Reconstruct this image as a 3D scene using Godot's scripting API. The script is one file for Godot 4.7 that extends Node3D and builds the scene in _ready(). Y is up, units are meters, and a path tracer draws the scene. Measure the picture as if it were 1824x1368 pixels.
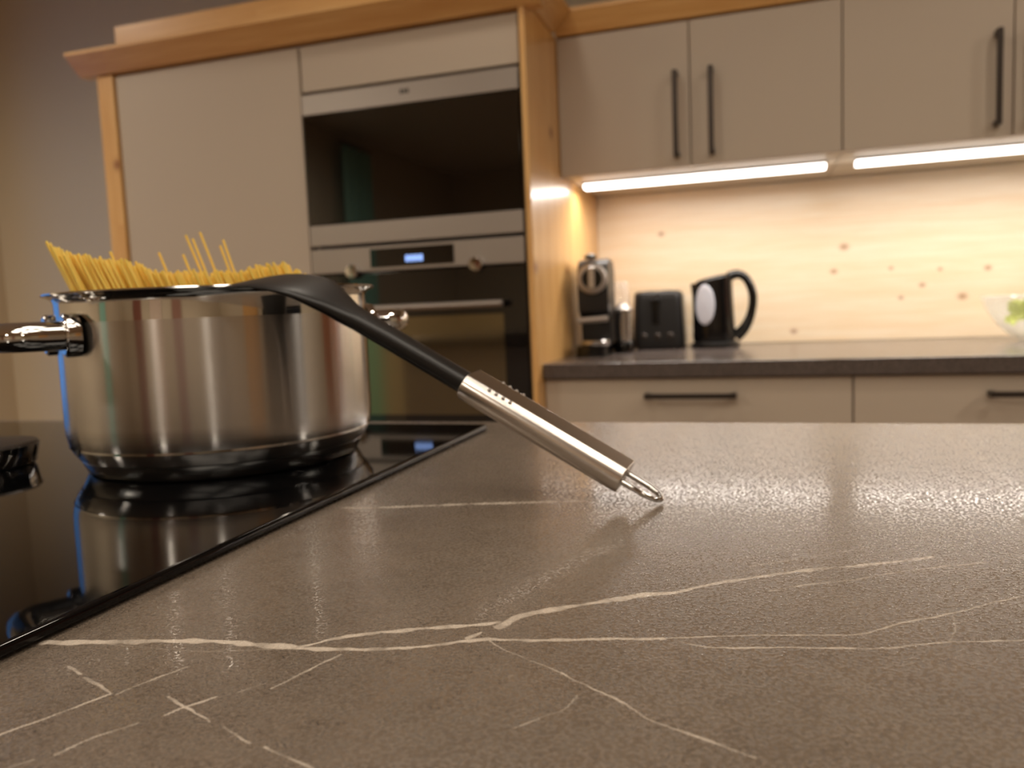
extends Node3D
# A kitchen seen from just above the island worktop: pot of spaghetti with a turner leaning on it, tall units with
# microwave and oven behind on the left, wall cabinets with LED bars and small appliances behind on the right.

const EYE := 1.012          # camera height
const ISL := 0.900          # island worktop
const HOB := 0.906          # glass of the hob
const WT := 0.868           # worktop along the back wall
const TALL := -1.90         # fronts of the tall units
const UP := -2.19           # fronts of the wall cabinets
const BACK := -2.70         # back wall

var names := {}
var M := {}

func _ready():
	# ---- camera
	var cam := Camera3D.new()
	cam.name = "camera"
	var att := CameraAttributesPhysical.new()
	att.frustum_focal_length = 12.0 / (684.0 / 1420.0)
	att.frustum_focus_distance = 0.30
	att.exposure_aperture = 10.5
	att.frustum_near = 0.02
	att.frustum_far = 60.0
	cam.attributes = att
	add_child(cam)
	cam.position = Vector3(0, EYE, 0)
	cam.rotation_degrees = Vector3(-5.44, 17.89, -2.41)
	cam.fov = rad_to_deg(2.0 * atan(684.0 / 1420.0))
	cam.current = true
	# ---- sky: blue dusk outside the windows
	var env := Environment.new()
	env.background_mode = Environment.BG_COLOR
	env.background_color = Color(0.32, 0.63, 0.97)
	env.background_energy_multiplier = 0.85
	env.tonemap_mode = Environment.TONE_MAPPER_LINEAR
	env.tonemap_exposure = 1.0
	env.sdfgi_enabled = true
	env.ssao_enabled = true
	env.ssil_enabled = true
	var we := WorldEnvironment.new()
	we.name = "environment"
	we.environment = env
	add_child(we)
	make_materials()
	room()
	lamps()
	tall_units()
	wall_cabinets()
	base_units()
	island()
	hob_and_pot()
	turner()
	appliances()
	living_side()

# ------------------------------------------------------------------ energies of the lamps
const LED_E := 0.56
const PANEL_E := 1.95
const DOWN_E := 1.0
const WARM := Color(1.0, 0.95, 0.88)
const NEUTRAL := Color(1.0, 0.965, 0.93)

# ------------------------------------------------------------------ naming
func numbered(called: String) -> String:
	if not names.has(called):
		names[called] = 0
		return called
	names[called] += 1
	return "%s_%03d" % [called, names[called]]

func thing(called: String, label: String, category: String, at := Vector3.ZERO, turn := 0.0, group := "") -> Node3D:
	var o := Node3D.new()
	o.name = numbered(called)
	add_child(o)
	o.position = at
	o.rotation.y = turn
	tag(o, label, category, group)
	return o

func tag(o: Node, label: String, category: String, group := "") -> Node:
	o.set_meta("label", label)
	o.set_meta("category", category)
	if group != "":
		o.set_meta("group", group)
	return o

func part(called: String, mb: MB, mat: Material, parent: Node, label := "") -> MeshInstance3D:
	var o := MeshInstance3D.new()
	o.name = called if parent != self else numbered(called)
	o.mesh = mb.done()
	o.material_override = mat
	parent.add_child(o, true)
	if label != "":
		o.set_meta("label", label)
	return o

func struct(called: String, mb: MB, mat: Material, label := "") -> MeshInstance3D:
	var o := part(called, mb, mat, self)
	o.set_meta("kind", "structure")
	o.set_meta("label", label)
	o.set_meta("category", called.split("_")[0])
	return o

# ------------------------------------------------------------------ mesh builder
class MB:
	var v := PackedVector3Array()
	var n := PackedVector3Array()
	var t := PackedVector2Array()
	var xf := Transform3D.IDENTITY

	func done() -> ArrayMesh:
		var a := []
		a.resize(Mesh.ARRAY_MAX)
		a[Mesh.ARRAY_VERTEX] = v
		a[Mesh.ARRAY_NORMAL] = n
		a[Mesh.ARRAY_TEX_UV] = t
		var m := ArrayMesh.new()
		m.add_surface_from_arrays(Mesh.PRIMITIVE_TRIANGLES, a)
		return m

	func tri(a: Vector3, b: Vector3, c: Vector3, na: Vector3, nb: Vector3, nc: Vector3, ta := Vector2.ZERO, tb := Vector2.ZERO, tc := Vector2.ZERO) -> void:
		var g := (b - a).cross(c - a)
		if g.length_squared() < 1e-18:
			return
		if g.dot(na + nb + nc) > 0.0:
			var s := b; b = c; c = s
			s = nb; nb = nc; nc = s
			var st := tb; tb = tc; tc = st
		v.append(xf * a); v.append(xf * b); v.append(xf * c)
		n.append((xf.basis * na).normalized()); n.append((xf.basis * nb).normalized()); n.append((xf.basis * nc).normalized())
		t.append(ta); t.append(tb); t.append(tc)

	func quad(a: Vector3, b: Vector3, c: Vector3, d: Vector3, na: Vector3, nb: Vector3, nc: Vector3, nd: Vector3, ta := Vector2.ZERO, tb := Vector2.ZERO, tc := Vector2.ZERO, td := Vector2.ZERO) -> void:
		tri(a, b, c, na, nb, nc, ta, tb, tc)
		tri(a, c, d, na, nc, nd, ta, tc, td)

	func flat(a: Vector3, b: Vector3, c: Vector3, d: Vector3, out: Vector3, swap := false) -> void:
		quad(a, b, c, d, out, out, out, out, pl(a, out, swap), pl(b, out, swap), pl(c, out, swap), pl(d, out, swap))

	func pl(p: Vector3, out: Vector3, swap: bool) -> Vector2:
		var q := Vector2(p.x, -p.y)
		if absf(out.x) > absf(out.y) and absf(out.x) > absf(out.z):
			q = Vector2(p.z, -p.y)
		elif absf(out.y) > absf(out.z):
			q = Vector2(p.x, p.z)
		return Vector2(q.y, q.x) if swap else q

	# a box with chamfered edges, its texture in metres along each face
	func box(lo: Vector3, hi: Vector3, r := 0.0015, swap := false) -> MB:
		var c := (lo + hi) / 2.0
		var h := (hi - lo) / 2.0
		r = minf(r, minf(h.x, minf(h.y, h.z)) * 0.9)
		for ax in 3:
			var b: int = (ax + 1) % 3
			var d: int = (ax + 2) % 3
			for s in [-1.0, 1.0]:
				var o := Vector3.ZERO
				o[ax] = s
				var q := []
				for k in [[-1, -1], [1, -1], [1, 1], [-1, 1]]:
					var p := c
					p[ax] += s * h[ax]
					p[b] += k[0] * (h[b] - r)
					p[d] += k[1] * (h[d] - r)
					q.append(p)
				flat(q[0], q[1], q[2], q[3], o, swap)
				if r <= 0.0:
					continue
				for s2 in [-1.0, 1.0]:          # edges between faces ax and b
					var o2 := Vector3.ZERO
					o2[b] = s2
					var e := []
					for k in [[0, -1], [0, 1], [1, 1], [1, -1]]:
						var p := c
						p[ax] += s * (h[ax] - (r if k[0] == 1 else 0.0))
						p[b] += s2 * (h[b] - (0.0 if k[0] == 1 else r))
						p[d] += k[1] * (h[d] - r)
						e.append(p)
					quad(e[0], e[1], e[2], e[3], o, o, o2, o2, pl(e[0], o, swap), pl(e[1], o, swap), pl(e[2], o, swap), pl(e[3], o, swap))
		if r > 0.0:
			for sx in [-1.0, 1.0]:
				for sy in [-1.0, 1.0]:
					for sz in [-1.0, 1.0]:
						var k := Vector3(sx, sy, sz)
						tri(c + k * (h - Vector3(0, r, r)), c + k * (h - Vector3(r, 0, r)), c + k * (h - Vector3(r, r, 0)), Vector3(sx, 0, 0), Vector3(0, sy, 0), Vector3(0, 0, sz))
		return self

	# turned about y: profile of (radius, height), from the outside bottom upwards
	func lathe(p: PackedVector2Array, segs := 48, crease := 0.6, at := Vector3.ZERO, uvk := 1.0) -> MB:
		var m := p.size()
		var sn := []
		for i in m - 1:
			var d := p[i + 1] - p[i]
			sn.append(Vector2(d.y, -d.x).normalized())
		var run := 0.0
		for i in m - 1:
			var len_ := p[i].distance_to(p[i + 1])
			if len_ < 1e-7:
				continue
			var a: Vector2 = sn[i]
			var b: Vector2 = sn[i]
			if i > 0 and absf(sn[i].angle_to(sn[i - 1])) < crease:
				a = (sn[i] + sn[i - 1]).normalized()
			if i < m - 2 and absf(sn[i].angle_to(sn[i + 1])) < crease:
				b = (sn[i] + sn[i + 1]).normalized()
			for k in segs:
				var f0 := float(k) / segs
				var f1 := float(k + 1) / segs
				var d0 := Vector3(cos(TAU * f0), 0, sin(TAU * f0))
				var d1 := Vector3(cos(TAU * f1), 0, sin(TAU * f1))
				var up := Vector3.UP
				quad(at + d0 * p[i].x + up * p[i].y, at + d1 * p[i].x + up * p[i].y, at + d1 * p[i + 1].x + up * p[i + 1].y, at + d0 * p[i + 1].x + up * p[i + 1].y,
					d0 * a.x + up * a.y, d1 * a.x + up * a.y, d1 * b.x + up * b.y, d0 * b.x + up * b.y,
					Vector2(f0, run) * uvk, Vector2(f1, run) * uvk, Vector2(f1, run + len_) * uvk, Vector2(f0, run + len_) * uvk)
			run += len_
		return self

	# closed rings joined one to the next; normals from the surface itself
	func loft(rings: Array, caps := true) -> MB:
		var m := rings.size()
		var k: int = rings[0].size()
		var mids := []
		for r in rings:
			var s := Vector3.ZERO
			for q in r:
				s += q
			mids.append(s / k)
		var nn := []
		for i in m:
			var row := PackedVector3Array()
			for j in k:
				var du: Vector3 = rings[i][(j + 1) % k] - rings[i][(j + k - 1) % k]
				var dv: Vector3 = rings[mini(i + 1, m - 1)][j] - rings[maxi(i - 1, 0)][j]
				var g := du.cross(dv)
				if g.length_squared() < 1e-20:
					g = rings[i][j] - mids[i]
				if g.dot(rings[i][j] - mids[i]) < 0.0:
					g = -g
				row.append(g.normalized())
			nn.append(row)
		var run := 0.0
		for i in m - 1:
			var step: float = mids[i].distance_to(mids[i + 1])
			for j in k:
				var j2 := (j + 1) % k
				var u0 := float(j) / k
				var u1 := float(j + 1) / k
				quad(rings[i][j], rings[i][j2], rings[i + 1][j2], rings[i + 1][j], nn[i][j], nn[i][j2], nn[i + 1][j2], nn[i + 1][j],
					Vector2(u0, run), Vector2(u1, run), Vector2(u1, run + step), Vector2(u0, run + step))
			run += step
		if caps:
			for e in [0, m - 1]:
				var out: Vector3 = (mids[0] - mids[1]).normalized() if e == 0 else (mids[m - 1] - mids[m - 2]).normalized()
				for j in k:
					tri(mids[e], rings[e][j], rings[e][(j + 1) % k], out, out, out)
		return self

	# a round bar along a path; one radius or one for each point
	func tube(path: PackedVector3Array, radii, segs := 12, caps := true) -> MB:
		var rings := []
		var side := Vector3.ZERO
		for i in path.size():
			var dir := (path[mini(i + 1, path.size() - 1)] - path[maxi(i - 1, 0)]).normalized()
			if side == Vector3.ZERO:
				side = dir.cross(Vector3.UP if absf(dir.y) < 0.9 else Vector3.RIGHT).normalized()
			side = (side - dir * side.dot(dir)).normalized()
			var other := dir.cross(side)
			var r: float = radii if radii is float else radii[i]
			var ring := PackedVector3Array()
			for k in segs:
				ring.append(path[i] + (side * cos(TAU * k / segs) + other * sin(TAU * k / segs)) * r)
			rings.append(ring)
		return loft(rings, caps)

	# an outline in the xy plane pushed from z0 to z1
	func prism(outline: PackedVector2Array, z0: float, z1: float, crease := 0.6, swap := false) -> MB:
		var k := outline.size()
		var area := 0.0
		for i in k:
			area += outline[i].cross(outline[(i + 1) % k])
		var en := []
		for i in k:
			var d := outline[(i + 1) % k] - outline[i]
			en.append(Vector2(d.y, -d.x).normalized() * signf(area))
		for i in k:
			var j := (i + 1) % k
			var a: Vector2 = en[i]
			var b: Vector2 = en[i]
			if absf(en[i].angle_to(en[(i + k - 1) % k])) < crease:
				a = (en[i] + en[(i + k - 1) % k]).normalized()
			if absf(en[i].angle_to(en[j])) < crease:
				b = (en[i] + en[j]).normalized()
			var p := outline[i]
			var q := outline[j]
			var A := Vector3(a.x, a.y, 0)
			var B := Vector3(b.x, b.y, 0)
			var l := p.distance_to(q)
			var us := [Vector2(z0, 0), Vector2(z0, l), Vector2(z1, l), Vector2(z1, 0)]
			quad(Vector3(p.x, p.y, z0), Vector3(q.x, q.y, z0), Vector3(q.x, q.y, z1), Vector3(p.x, p.y, z1), A, B, B, A, us[0], us[1], us[2], us[3])
		var ids := Geometry2D.triangulate_polygon(outline)
		for i in range(0, ids.size(), 3):
			for z in [z0, z1]:
				var o := Vector3(0, 0, -1.0 if z == minf(z0, z1) else 1.0)
				var a := Vector3(outline[ids[i]].x, outline[ids[i]].y, z)
				var b := Vector3(outline[ids[i + 1]].x, outline[ids[i + 1]].y, z)
				var c := Vector3(outline[ids[i + 2]].x, outline[ids[i + 2]].y, z)
				tri(a, b, c, o, o, o, pl(a, o, swap), pl(b, o, swap), pl(c, o, swap))
		return self

func mb() -> MB:
	return MB.new()

func bx(x0: float, x1: float, y0: float, y1: float, z0: float, z1: float, r := 0.0015, swap := false) -> MB:
	return MB.new().box(Vector3(minf(x0, x1), minf(y0, y1), minf(z0, z1)), Vector3(maxf(x0, x1), maxf(y0, y1), maxf(z0, z1)), r, swap)

func smooth_path(pts: PackedVector3Array, per := 6) -> PackedVector3Array:
	var out := PackedVector3Array()
	for i in pts.size() - 1:
		var a := pts[maxi(i - 1, 0)]
		var d := pts[mini(i + 2, pts.size() - 1)]
		for k in per:
			out.append(pts[i].cubic_interpolate(pts[i + 1], a, d, float(k) / per))
	out.append(pts[pts.size() - 1])
	return out

func round_rect(w: float, h: float, r: float, per := 5) -> PackedVector2Array:
	var o := PackedVector2Array()
	for q in 4:
		var c := Vector2((w / 2 - r) * (1 if q == 0 or q == 3 else -1), (h / 2 - r) * (1 if q < 2 else -1))
		for k in per + 1:
			var a := PI / 2 * (q + float(k) / per)
			o.append(c + Vector2(cos(a), sin(a)) * r)
	return o

# ------------------------------------------------------------------ materials
func mat(c: Color, rough := 0.6, metal := 0.0) -> StandardMaterial3D:
	var m := StandardMaterial3D.new()
	m.albedo_color = c
	m.roughness = rough
	m.metallic = metal
	return m

func c8(r: int, g: int, b: int) -> Color:
	return Color(r / 255.0, g / 255.0, b / 255.0)

func noise(seed_: int, freq: float, octaves := 3) -> FastNoiseLite:
	var f := FastNoiseLite.new()
	f.seed = seed_
	f.noise_type = FastNoiseLite.TYPE_SIMPLEX_SMOOTH
	f.frequency = freq
	f.fractal_octaves = octaves
	return f

func tex(im: Image) -> ImageTexture:
	return ImageTexture.create_from_image(im)

# pine: streaks along u, knots as [u, v, size] in pixels
func wood_image(w: int, h: int, seed_: int, light: Color, dark: Color, knots: Array, board := 0) -> Image:
	var fine := noise(seed_, 1.0, 2)
	var broad := noise(seed_ + 1, 1.0, 2)
	var bytes := PackedByteArray()
	bytes.resize(w * h * 3)
	var rng := RandomNumberGenerator.new()
	rng.seed = seed_
	var tones := []
	for i in 40:
		tones.append(rng.randf_range(-0.16, 0.16))
	for y in h:
		for x in w:
			var yy := float(y)
			var k_dark := 0.0
			for k in knots:
				var dx: float = (x - k[0]) / (k[2] * 1.35)
				var dy: float = (y - k[1]) / k[2]
				if absf(dx) < 4.0 and absf(dy) < 4.0:
					var d2 := dx * dx + dy * dy
					yy += dy * k[2] * -0.8 * exp(-d2 * 0.6)
					k_dark = maxf(k_dark, exp(-d2 * 2.2))
			var s := fine.get_noise_2d(x * 0.006, yy * 0.16) * 0.55 + broad.get_noise_2d(x * 0.0016, yy * 0.022) * 0.6
			s += fine.get_noise_2d(x * 0.05, yy * 0.9) * 0.14
			if board > 0:
				s += tones[(y / board) % 40]
			var f := clampf(0.36 + s * 0.62, 0.0, 1.0)
			var c := light.lerp(dark, f)
			c = c.lerp(Color(dark.r * 0.62, dark.g * 0.48, dark.b * 0.40), k_dark * 0.7)
			var at := (y * w + x) * 3
			bytes[at] = int(clampf(c.r, 0, 1) * 255)
			bytes[at + 1] = int(clampf(c.g, 0, 1) * 255)
			bytes[at + 2] = int(clampf(c.b, 0, 1) * 255)
	var im := Image.create_from_data(w, h, false, Image.FORMAT_RGB8, bytes)
	return im

func wood(im: Image, metres_u: float, metres_v: float, rough := 0.42) -> StandardMaterial3D:
	var m := mat(Color.WHITE, rough)
	m.albedo_texture = tex(im)
	m.uv1_scale = Vector3(1.0 / metres_u, 1.0 / metres_v, 1)
	return m

func gray(seed_: int, freq: float, octaves: int, size: int) -> PackedByteArray:
	var im := noise(seed_, freq, octaves).get_seamless_image(size, size)
	im.convert(Image.FORMAT_L8)
	return im.get_data()

# stone print (colour) and its fine relief, one tile
func stone_images(size: int, seed_: int, base: Color, spread: float) -> Array:
	var a := gray(seed_, 0.0028, 4, size)
	var b := gray(seed_ + 1, 0.012, 3, size)
	var c := gray(seed_ + 2, 0.065, 2, size)
	var d := gray(seed_ + 3, 0.13, 2, size)
	var col := PackedByteArray()
	var hei := PackedByteArray()
	var rou := PackedByteArray()
	col.resize(size * size * 3)
	hei.resize(size * size)
	rou.resize(size * size)
	for i in size * size:
		var A := a[i] / 255.0 - 0.5
		var B := b[i] / 255.0 - 0.5
		var C := c[i] / 255.0 - 0.5
		var D := d[i] / 255.0 - 0.5
		var pit := clampf((C * 0.6 + D + B * 0.4 - 0.26) * 6.0, 0.0, 1.0)
		var f := 1.0 + spread * (A * 0.16 + B * 0.24 + C * 0.45 + D * 1.35 - pit * 1.3)
		var w := B * 0.03 * spread
		col[i * 3] = int(clampf(base.r * (f + w), 0, 1) * 255)
		col[i * 3 + 1] = int(clampf(base.g * f, 0, 1) * 255)
		col[i * 3 + 2] = int(clampf(base.b * (f - w), 0, 1) * 255)
		var land := smoothstep(0.0, 1.0, clampf((C + B * 0.25) * 7.0 + 0.5, 0.0, 1.0)) * (1.0 - pit)   # flat polished lands between rough hollows
		hei[i] = int(clampf(0.30 + land * 0.40 + B * 0.12 + D * 0.08, 0, 1) * 255)
		rou[i] = int(lerpf(0.88, 0.20, land) * 255)
	return [Image.create_from_data(size, size, false, Image.FORMAT_RGB8, col), Image.create_from_data(size, size, false, Image.FORMAT_L8, hei), Image.create_from_data(size, size, false, Image.FORMAT_L8, rou)]

func make_materials():
	M.wall = mat(c8(212, 198, 172), 0.85)
	M.ceiling = mat(c8(214, 205, 190), 0.9)
	M.floor_ = wood(wood_image(512, 512, 61, c8(150, 112, 72), c8(110, 76, 46), [], 64), 1.4, 0.9, 0.4)
	M.front = mat(c8(196, 182, 164), 0.45)
	M.carcass = mat(c8(150, 140, 128), 0.6)
	M.underside = mat(c8(205, 192, 174), 0.5)
	M.gap = mat(c8(40, 34, 30), 0.8)
	var im := wood_image(1024, 256, 7, c8(238, 192, 124), c8(212, 154, 86), [[150, 60, 13], [420, 190, 11], [610, 90, 14], [890, 160, 12]])
	M.pine = wood(im, 1.3, 0.33, 0.42)
	M.pine.clearcoat_enabled = true
	M.pine.clearcoat = 0.6
	M.pine.clearcoat_roughness = 0.22
	M.dark_wood = wood(wood_image(512, 256, 17, c8(150, 86, 44), c8(96, 52, 26), [[300, 130, 12]]), 1.2, 0.6, 0.4)
	# the backsplash is one print of 2.3 m by 0.5 m, knots where the photograph has them
	var kn := []
	for k in [[0.262, 0.143, 12], [0.231, 0.069, 9], [0.490, 0.015, 8], [0.672, 0.057, 9], [0.603, -0.024, 12], [0.429, -0.021, 7], [0.107, -0.114, 10], [0.40, 0.07, 6], [0.54, 0.06, 6], [-0.32, 0.22, 9], [0.95, 0.1, 10], [1.3, -0.04, 11]]:
		kn.append([(k[0] + 0.54) / 2.30 * 2048.0, (1.365 - (k[1] + EYE)) / 0.50 * 448.0, float(k[2])])
	M.backsplash = mat(Color.WHITE, 0.40)
	M.backsplash.albedo_texture = tex(wood_image(2048, 448, 23, c8(244, 227, 200), c8(232, 204, 164), kn, 112))
	M.backsplash.clearcoat_enabled = true
	M.backsplash.clearcoat = 0.6
	M.backsplash.clearcoat_roughness = 0.3
	M.steel = mat(c8(212, 206, 200), 0.24, 1.0)
	M.steel_front = mat(c8(172, 164, 156), 0.42, 0.85)
	M.chrome = mat(c8(205, 203, 200), 0.06, 1.0)
	M.soft_chrome = mat(c8(205, 203, 200), 0.20, 1.0)
	M.black_glass = mat(c8(7, 7, 8), 0.04)
	M.black_glass.metallic_specular = 0.4
	M.oven_glass = mat(c8(6, 6, 7), 0.03)
	M.oven_glass.metallic_specular = 0.95
	M.oven_window = mat(c8(150, 142, 118), 0.08, 1.0)   # metal-coated heat glass
	M.black_plastic = mat(c8(18, 16, 15), 0.32)
	M.gloss_black = mat(c8(12, 11, 11), 0.12)
	M.matt_black = mat(c8(14, 12, 11), 0.42)
	M.handle = mat(c8(66, 58, 52), 0.38, 0.6)
	M.nylon = mat(c8(19, 17, 16), 0.40)
	M.plinth = mat(c8(58, 52, 48), 0.6)
	M.pasta = mat(c8(255, 216, 106), 0.45)
	M.pasta.subsurf_scatter_enabled = true
	M.pasta.subsurf_scatter_strength = 0.15
	var st: Array = stone_images(1536, 41, c8(116, 103, 90), 0.5)
	M.stone = mat(Color.WHITE, 0.42)
	M.stone.metallic_specular = 0.7
	M.stone.roughness_texture = tex(st[2])
	M.stone.albedo_texture = tex(st[0])
	M.stone.uv1_scale = Vector3(1.0 / 0.24, 1.0 / 0.24, 1)
	M.stone.heightmap_enabled = true
	M.stone.heightmap_texture = tex(st[1])
	M.stone.heightmap_scale = 0.008
	M.stone.detail_enabled = true
	M.stone.detail_albedo = tex(vein_image())
	M.stone.detail_uv_layer = BaseMaterial3D.DETAIL_UV_2
	M.slate = mat(Color.WHITE, 0.22)
	M.slate.albedo_texture = tex(stone_images(512, 51, c8(97, 87, 82), 0.4)[0])
	M.slate.uv1_scale = Vector3(2, 2, 1)
	var glass := mat(Color(0.93, 0.97, 0.95, 0.06), 0.02)
	glass.transparency = BaseMaterial3D.TRANSPARENCY_ALPHA
	glass.refraction_enabled = true
	glass.refraction_scale = 0.05
	M.glass = glass
	var pane := mat(Color(0.9, 0.95, 1.0, 0.08), 0.02)
	pane.transparency = BaseMaterial3D.TRANSPARENCY_ALPHA
	M.pane = pane
	M.bowl_glass = mat(Color(0.95, 0.98, 0.96, 0.14), 0.03)
	M.bowl_glass.transparency = BaseMaterial3D.TRANSPARENCY_ALPHA
	M.lettuce = mat(c8(204, 212, 96), 0.45)
	M.lettuce.backlight_enabled = true
	M.lettuce.backlight = Color(0.3, 0.36, 0.08)
	M.lettuce_pale = mat(c8(226, 226, 148), 0.45)
	M.lettuce_pale.backlight_enabled = true
	M.lettuce_pale.backlight = Color(0.36, 0.38, 0.16)
	M.led = glow(NEUTRAL, 6.0)
	M.panel_glow = glow(WARM, 1.2)
	M.bulb = glow(WARM, 30.0)
	M.screen = glow(Color(0.42, 0.66, 1.0), 1.3)

func glow(c: Color, energy: float) -> StandardMaterial3D:
	var m := mat(Color(0.8, 0.8, 0.8), 0.5)
	m.emission_enabled = true
	m.emission = c
	m.emission_energy_multiplier = energy
	return m

# ------------------------------------------------------------------ veins printed on the island stone (millimetres from the camera's foot: x, z)
const VX0 := -300.0
const VZ0 := -760.0
const VSX := 1.9      # pixels per millimetre
const VSZ := 3.1
var vim: Image
var vrng := RandomNumberGenerator.new()

func vein(p: Array, width: float, strength: float, c := Color(0.80, 0.75, 0.69)) -> void:
	var pts := PackedVector3Array()
	for i in range(0, p.size(), 2):
		pts.append(Vector3(p[i], 0, p[i + 1]))
	pts = smooth_path(pts, 5)
	var jit := noise(vrng.randi() % 1000, 0.10, 2)
	var s := 0.0
	for i in pts.size() - 1:
		var a := pts[i]
		var b := pts[i + 1]
		var steps := maxi(2, int(a.distance_to(b) / 0.16))
		var side := (b - a).normalized().cross(Vector3.UP)
		for k in steps:
			s += a.distance_to(b) / steps
			var q := a.lerp(b, float(k) / steps) + side * jit.get_noise_2d(s * 1.1, 3.0) * (0.3 + width * 0.10)
			var w := width * (1.5 if width > 1.7 else 1.0) * (0.72 + 0.55 * jit.get_noise_2d(s * 0.7, 40.0))
			var al := strength * clampf(0.86 + 0.7 * jit.get_noise_2d(s * 0.9, 90.0), 0.15, 1.0)
			blot(q, maxf(w / 2.0, 0.12), al, c)

func blot(q: Vector3, r: float, al: float, c: Color) -> void:
	var u := (q.x - VX0) * VSX
	var v := (q.z - VZ0) * VSZ
	var ru := r * VSX
	var rv := r * VSZ
	for y in range(int(v - rv - 1.5), int(v + rv + 2.5)):
		for x in range(int(u - ru - 1.5), int(u + ru + 2.5)):
			if x < 2 or y < 2 or x >= vim.get_width() - 2 or y >= vim.get_height() - 2:
				continue
			var d := Vector2((x - u) / maxf(ru, 0.5), (y - v) / maxf(rv, 0.5)).length()
			var f := al * clampf((1.25 - d) * 2.2, 0.0, 1.0)
			if f <= 0.0:
				continue
			var old := vim.get_pixel(x, y)
			if f > old.a:
				vim.set_pixel(x, y, Color(c.r, c.g, c.b, f))

func vein_image() -> Image:
	vim = Image.create_empty(2048, 2048, false, Image.FORMAT_RGBA8)
	vim.fill(Color(0.5, 0.46, 0.42, 0.0))
	vrng.seed = 77
	var dk := Color(0.22, 0.18, 0.15)
	# hairline cracks
	vein([-224.8, -182.9, -216.9, -190.6, -204.3, -192.2, -191.8, -197.4, -180.7, -207.8, -166.0, -211.5, -159.0, -221.8], 0.35, 0.55, dk)
	vein([-201.2, -173.7, -187.8, -179.2, -183.3, -183.1, -177.2, -187.7], 0.35, 0.6, dk)
	vein([-120.8, -195.4, -106.2, -198.1, -92.6, -197.9, -83.9, -202.6, -72.7, -198.4], 0.35, 0.6, dk)
	vein([-73.6, -185.2, -66.1, -193.6, -47.0, -200.7, -38.6, -199.5, -25.0, -203.9], 0.35, 0.55, dk)
	vein([-168.0, -262.0, -150.0, -281.0, -139.0, -300.0, -133.0, -318.0], 0.6, 0.4, dk)
	vein([-118.0, -272.0, -104.0, -290.0, -98.0, -312.0, -84.0, -326.0], 0.6, 0.4, dk)
	# the strong pale veins
	vein([-247.5, -210.1, -222.9, -215.9, -203.1, -221.1, -182.2, -224.7, -166.5, -225.2, -153.7, -226.1], 3.0, 0.95)
	vein([-153.7, -226.1, -145.8, -234.8, -137.9, -240.4, -127.4, -245.6, -113.0, -252.2, -99.8, -257.0, -93.3, -261.5], 2.3, 0.9)
	vein([-91.8, -257.2, -89.9, -262.2, -86.6, -268.8, -74.3, -278.5, -59.4, -289.1, -43.8, -299.4, -35.6, -302.8], 3.4, 0.9)
	vein([-35.6, -302.8, -23.7, -313.4, -9.0, -324.2, 14.9, -339.1, 41.8, -352.0, 65.1, -365.3], 2.2, 0.75)
	vein([-153.2, -225.3, -139.6, -227.8, -120.9, -232.3, -110.5, -236.8, -100.6, -242.6, -91.8, -246.4], 2.2, 0.9)
	vein([-91.8, -246.4, -74.7, -249.1, -56.4, -254.0, -34.6, -259.1], 1.9, 0.85)
	vein([-34.6, -259.1, -13.1, -266.0, 4.8, -270.3, 22.4, -274.0, 29.6, -277.4, 41.2, -288.0], 1.2, 0.7)
	vein([41.2, -288.0, 58.9, -300.3, 73.9, -313.0, 88.1, -324.3, 105.2, -336.5, 150.0, -360.0], 1.3, 0.7)
	vein([-28.9, -258.0, -17.9, -255.5, 4.5, -260.4, 21.5, -263.6, 34.9, -266.5, 45.4, -271.8, 55.8, -275.8, 76.7, -281.6, 89.6, -285.7, 140.0, -298.0], 1.3, 0.75)
	vein([54.2, -275.9, 58.2, -287.7, 59.3, -298.8], 0.8, 0.5)
	vein([-0.5, -311.6, 12.0, -320.3, 33.3, -331.6, 40.0, -336.9, 58.1, -348.5, 80.7, -359.9, 100.9, -372.5], 1.4, 0.6)
	vein([-237.3, -403.4, -208.1, -410.2, -177.0, -420.0, -145.4, -428.5, -114.1, -436.9, -95.2, -440.9], 3.2, 0.85)
	vein([-8.1, -339.9, 17.4, -357.5, 43.1, -376.7], 1.2, 0.45)
	# the short crossing strokes in the near left corner
	vein([-207.8, -149.7, -204.8, -157.1, -198.3, -169.7, -192.3, -183.9], 1.5, 0.85)
	vein([-190.1, -184.0, -186.6, -194.6, -181.4, -205.1], 1.3, 0.8)
	vein([-221.6, -196.2, -213.0, -192.4], 1.3, 0.75)
	vein([-209.9, -191.0, -203.6, -188.8, -193.1, -184.5], 1.3, 0.8)
	vein([-173.4, -186.4, -150.2, -176.8], 1.2, 0.85)
	vein([-145.0, -175.2, -132.1, -169.5], 0.8, 0.7)
	vein([-127.3, -169.0, -110.1, -163.7, -100.5, -160.2], 1.0, 0.75)
	vein([-166.1, -176.9, -163.5, -182.5, -158.3, -189.6], 1.2, 0.85)
	vein([-153.7, -193.8, -148.9, -200.9], 0.6, 0.7)
	vein([-144.9, -198.0, -141.3, -209.9, -136.2, -224.5], 1.2, 0.8)
	vein([-180.0, -152.5, -176.5, -162.4, -170.4, -171.4], 1.0, 0.8)
	vein([-187.9, -143.2, -183.8, -149.4], 1.0, 0.7)
	vein([-91.5, -245.5, -83.4, -239.1, -61.4, -227.4], 0.7, 0.65)
	vein([-61.4, -227.4, -55.6, -223.1, -41.7, -214.3, -30.5, -205.2, -18.7, -200.0, -3.9, -193.5], 1.0, 0.8)
	vein([-66.0, -193.3, -60.8, -199.9], 0.9, 0.8)
	vein([-60.8, -199.9, -55.3, -206.3, -53.6, -215.0], 0.6, 0.6)
	vein([-223.4, -213.9, -197.9, -215.1, -182.8, -216.6, -159.0, -224.0], 0.5, 0.6)
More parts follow.
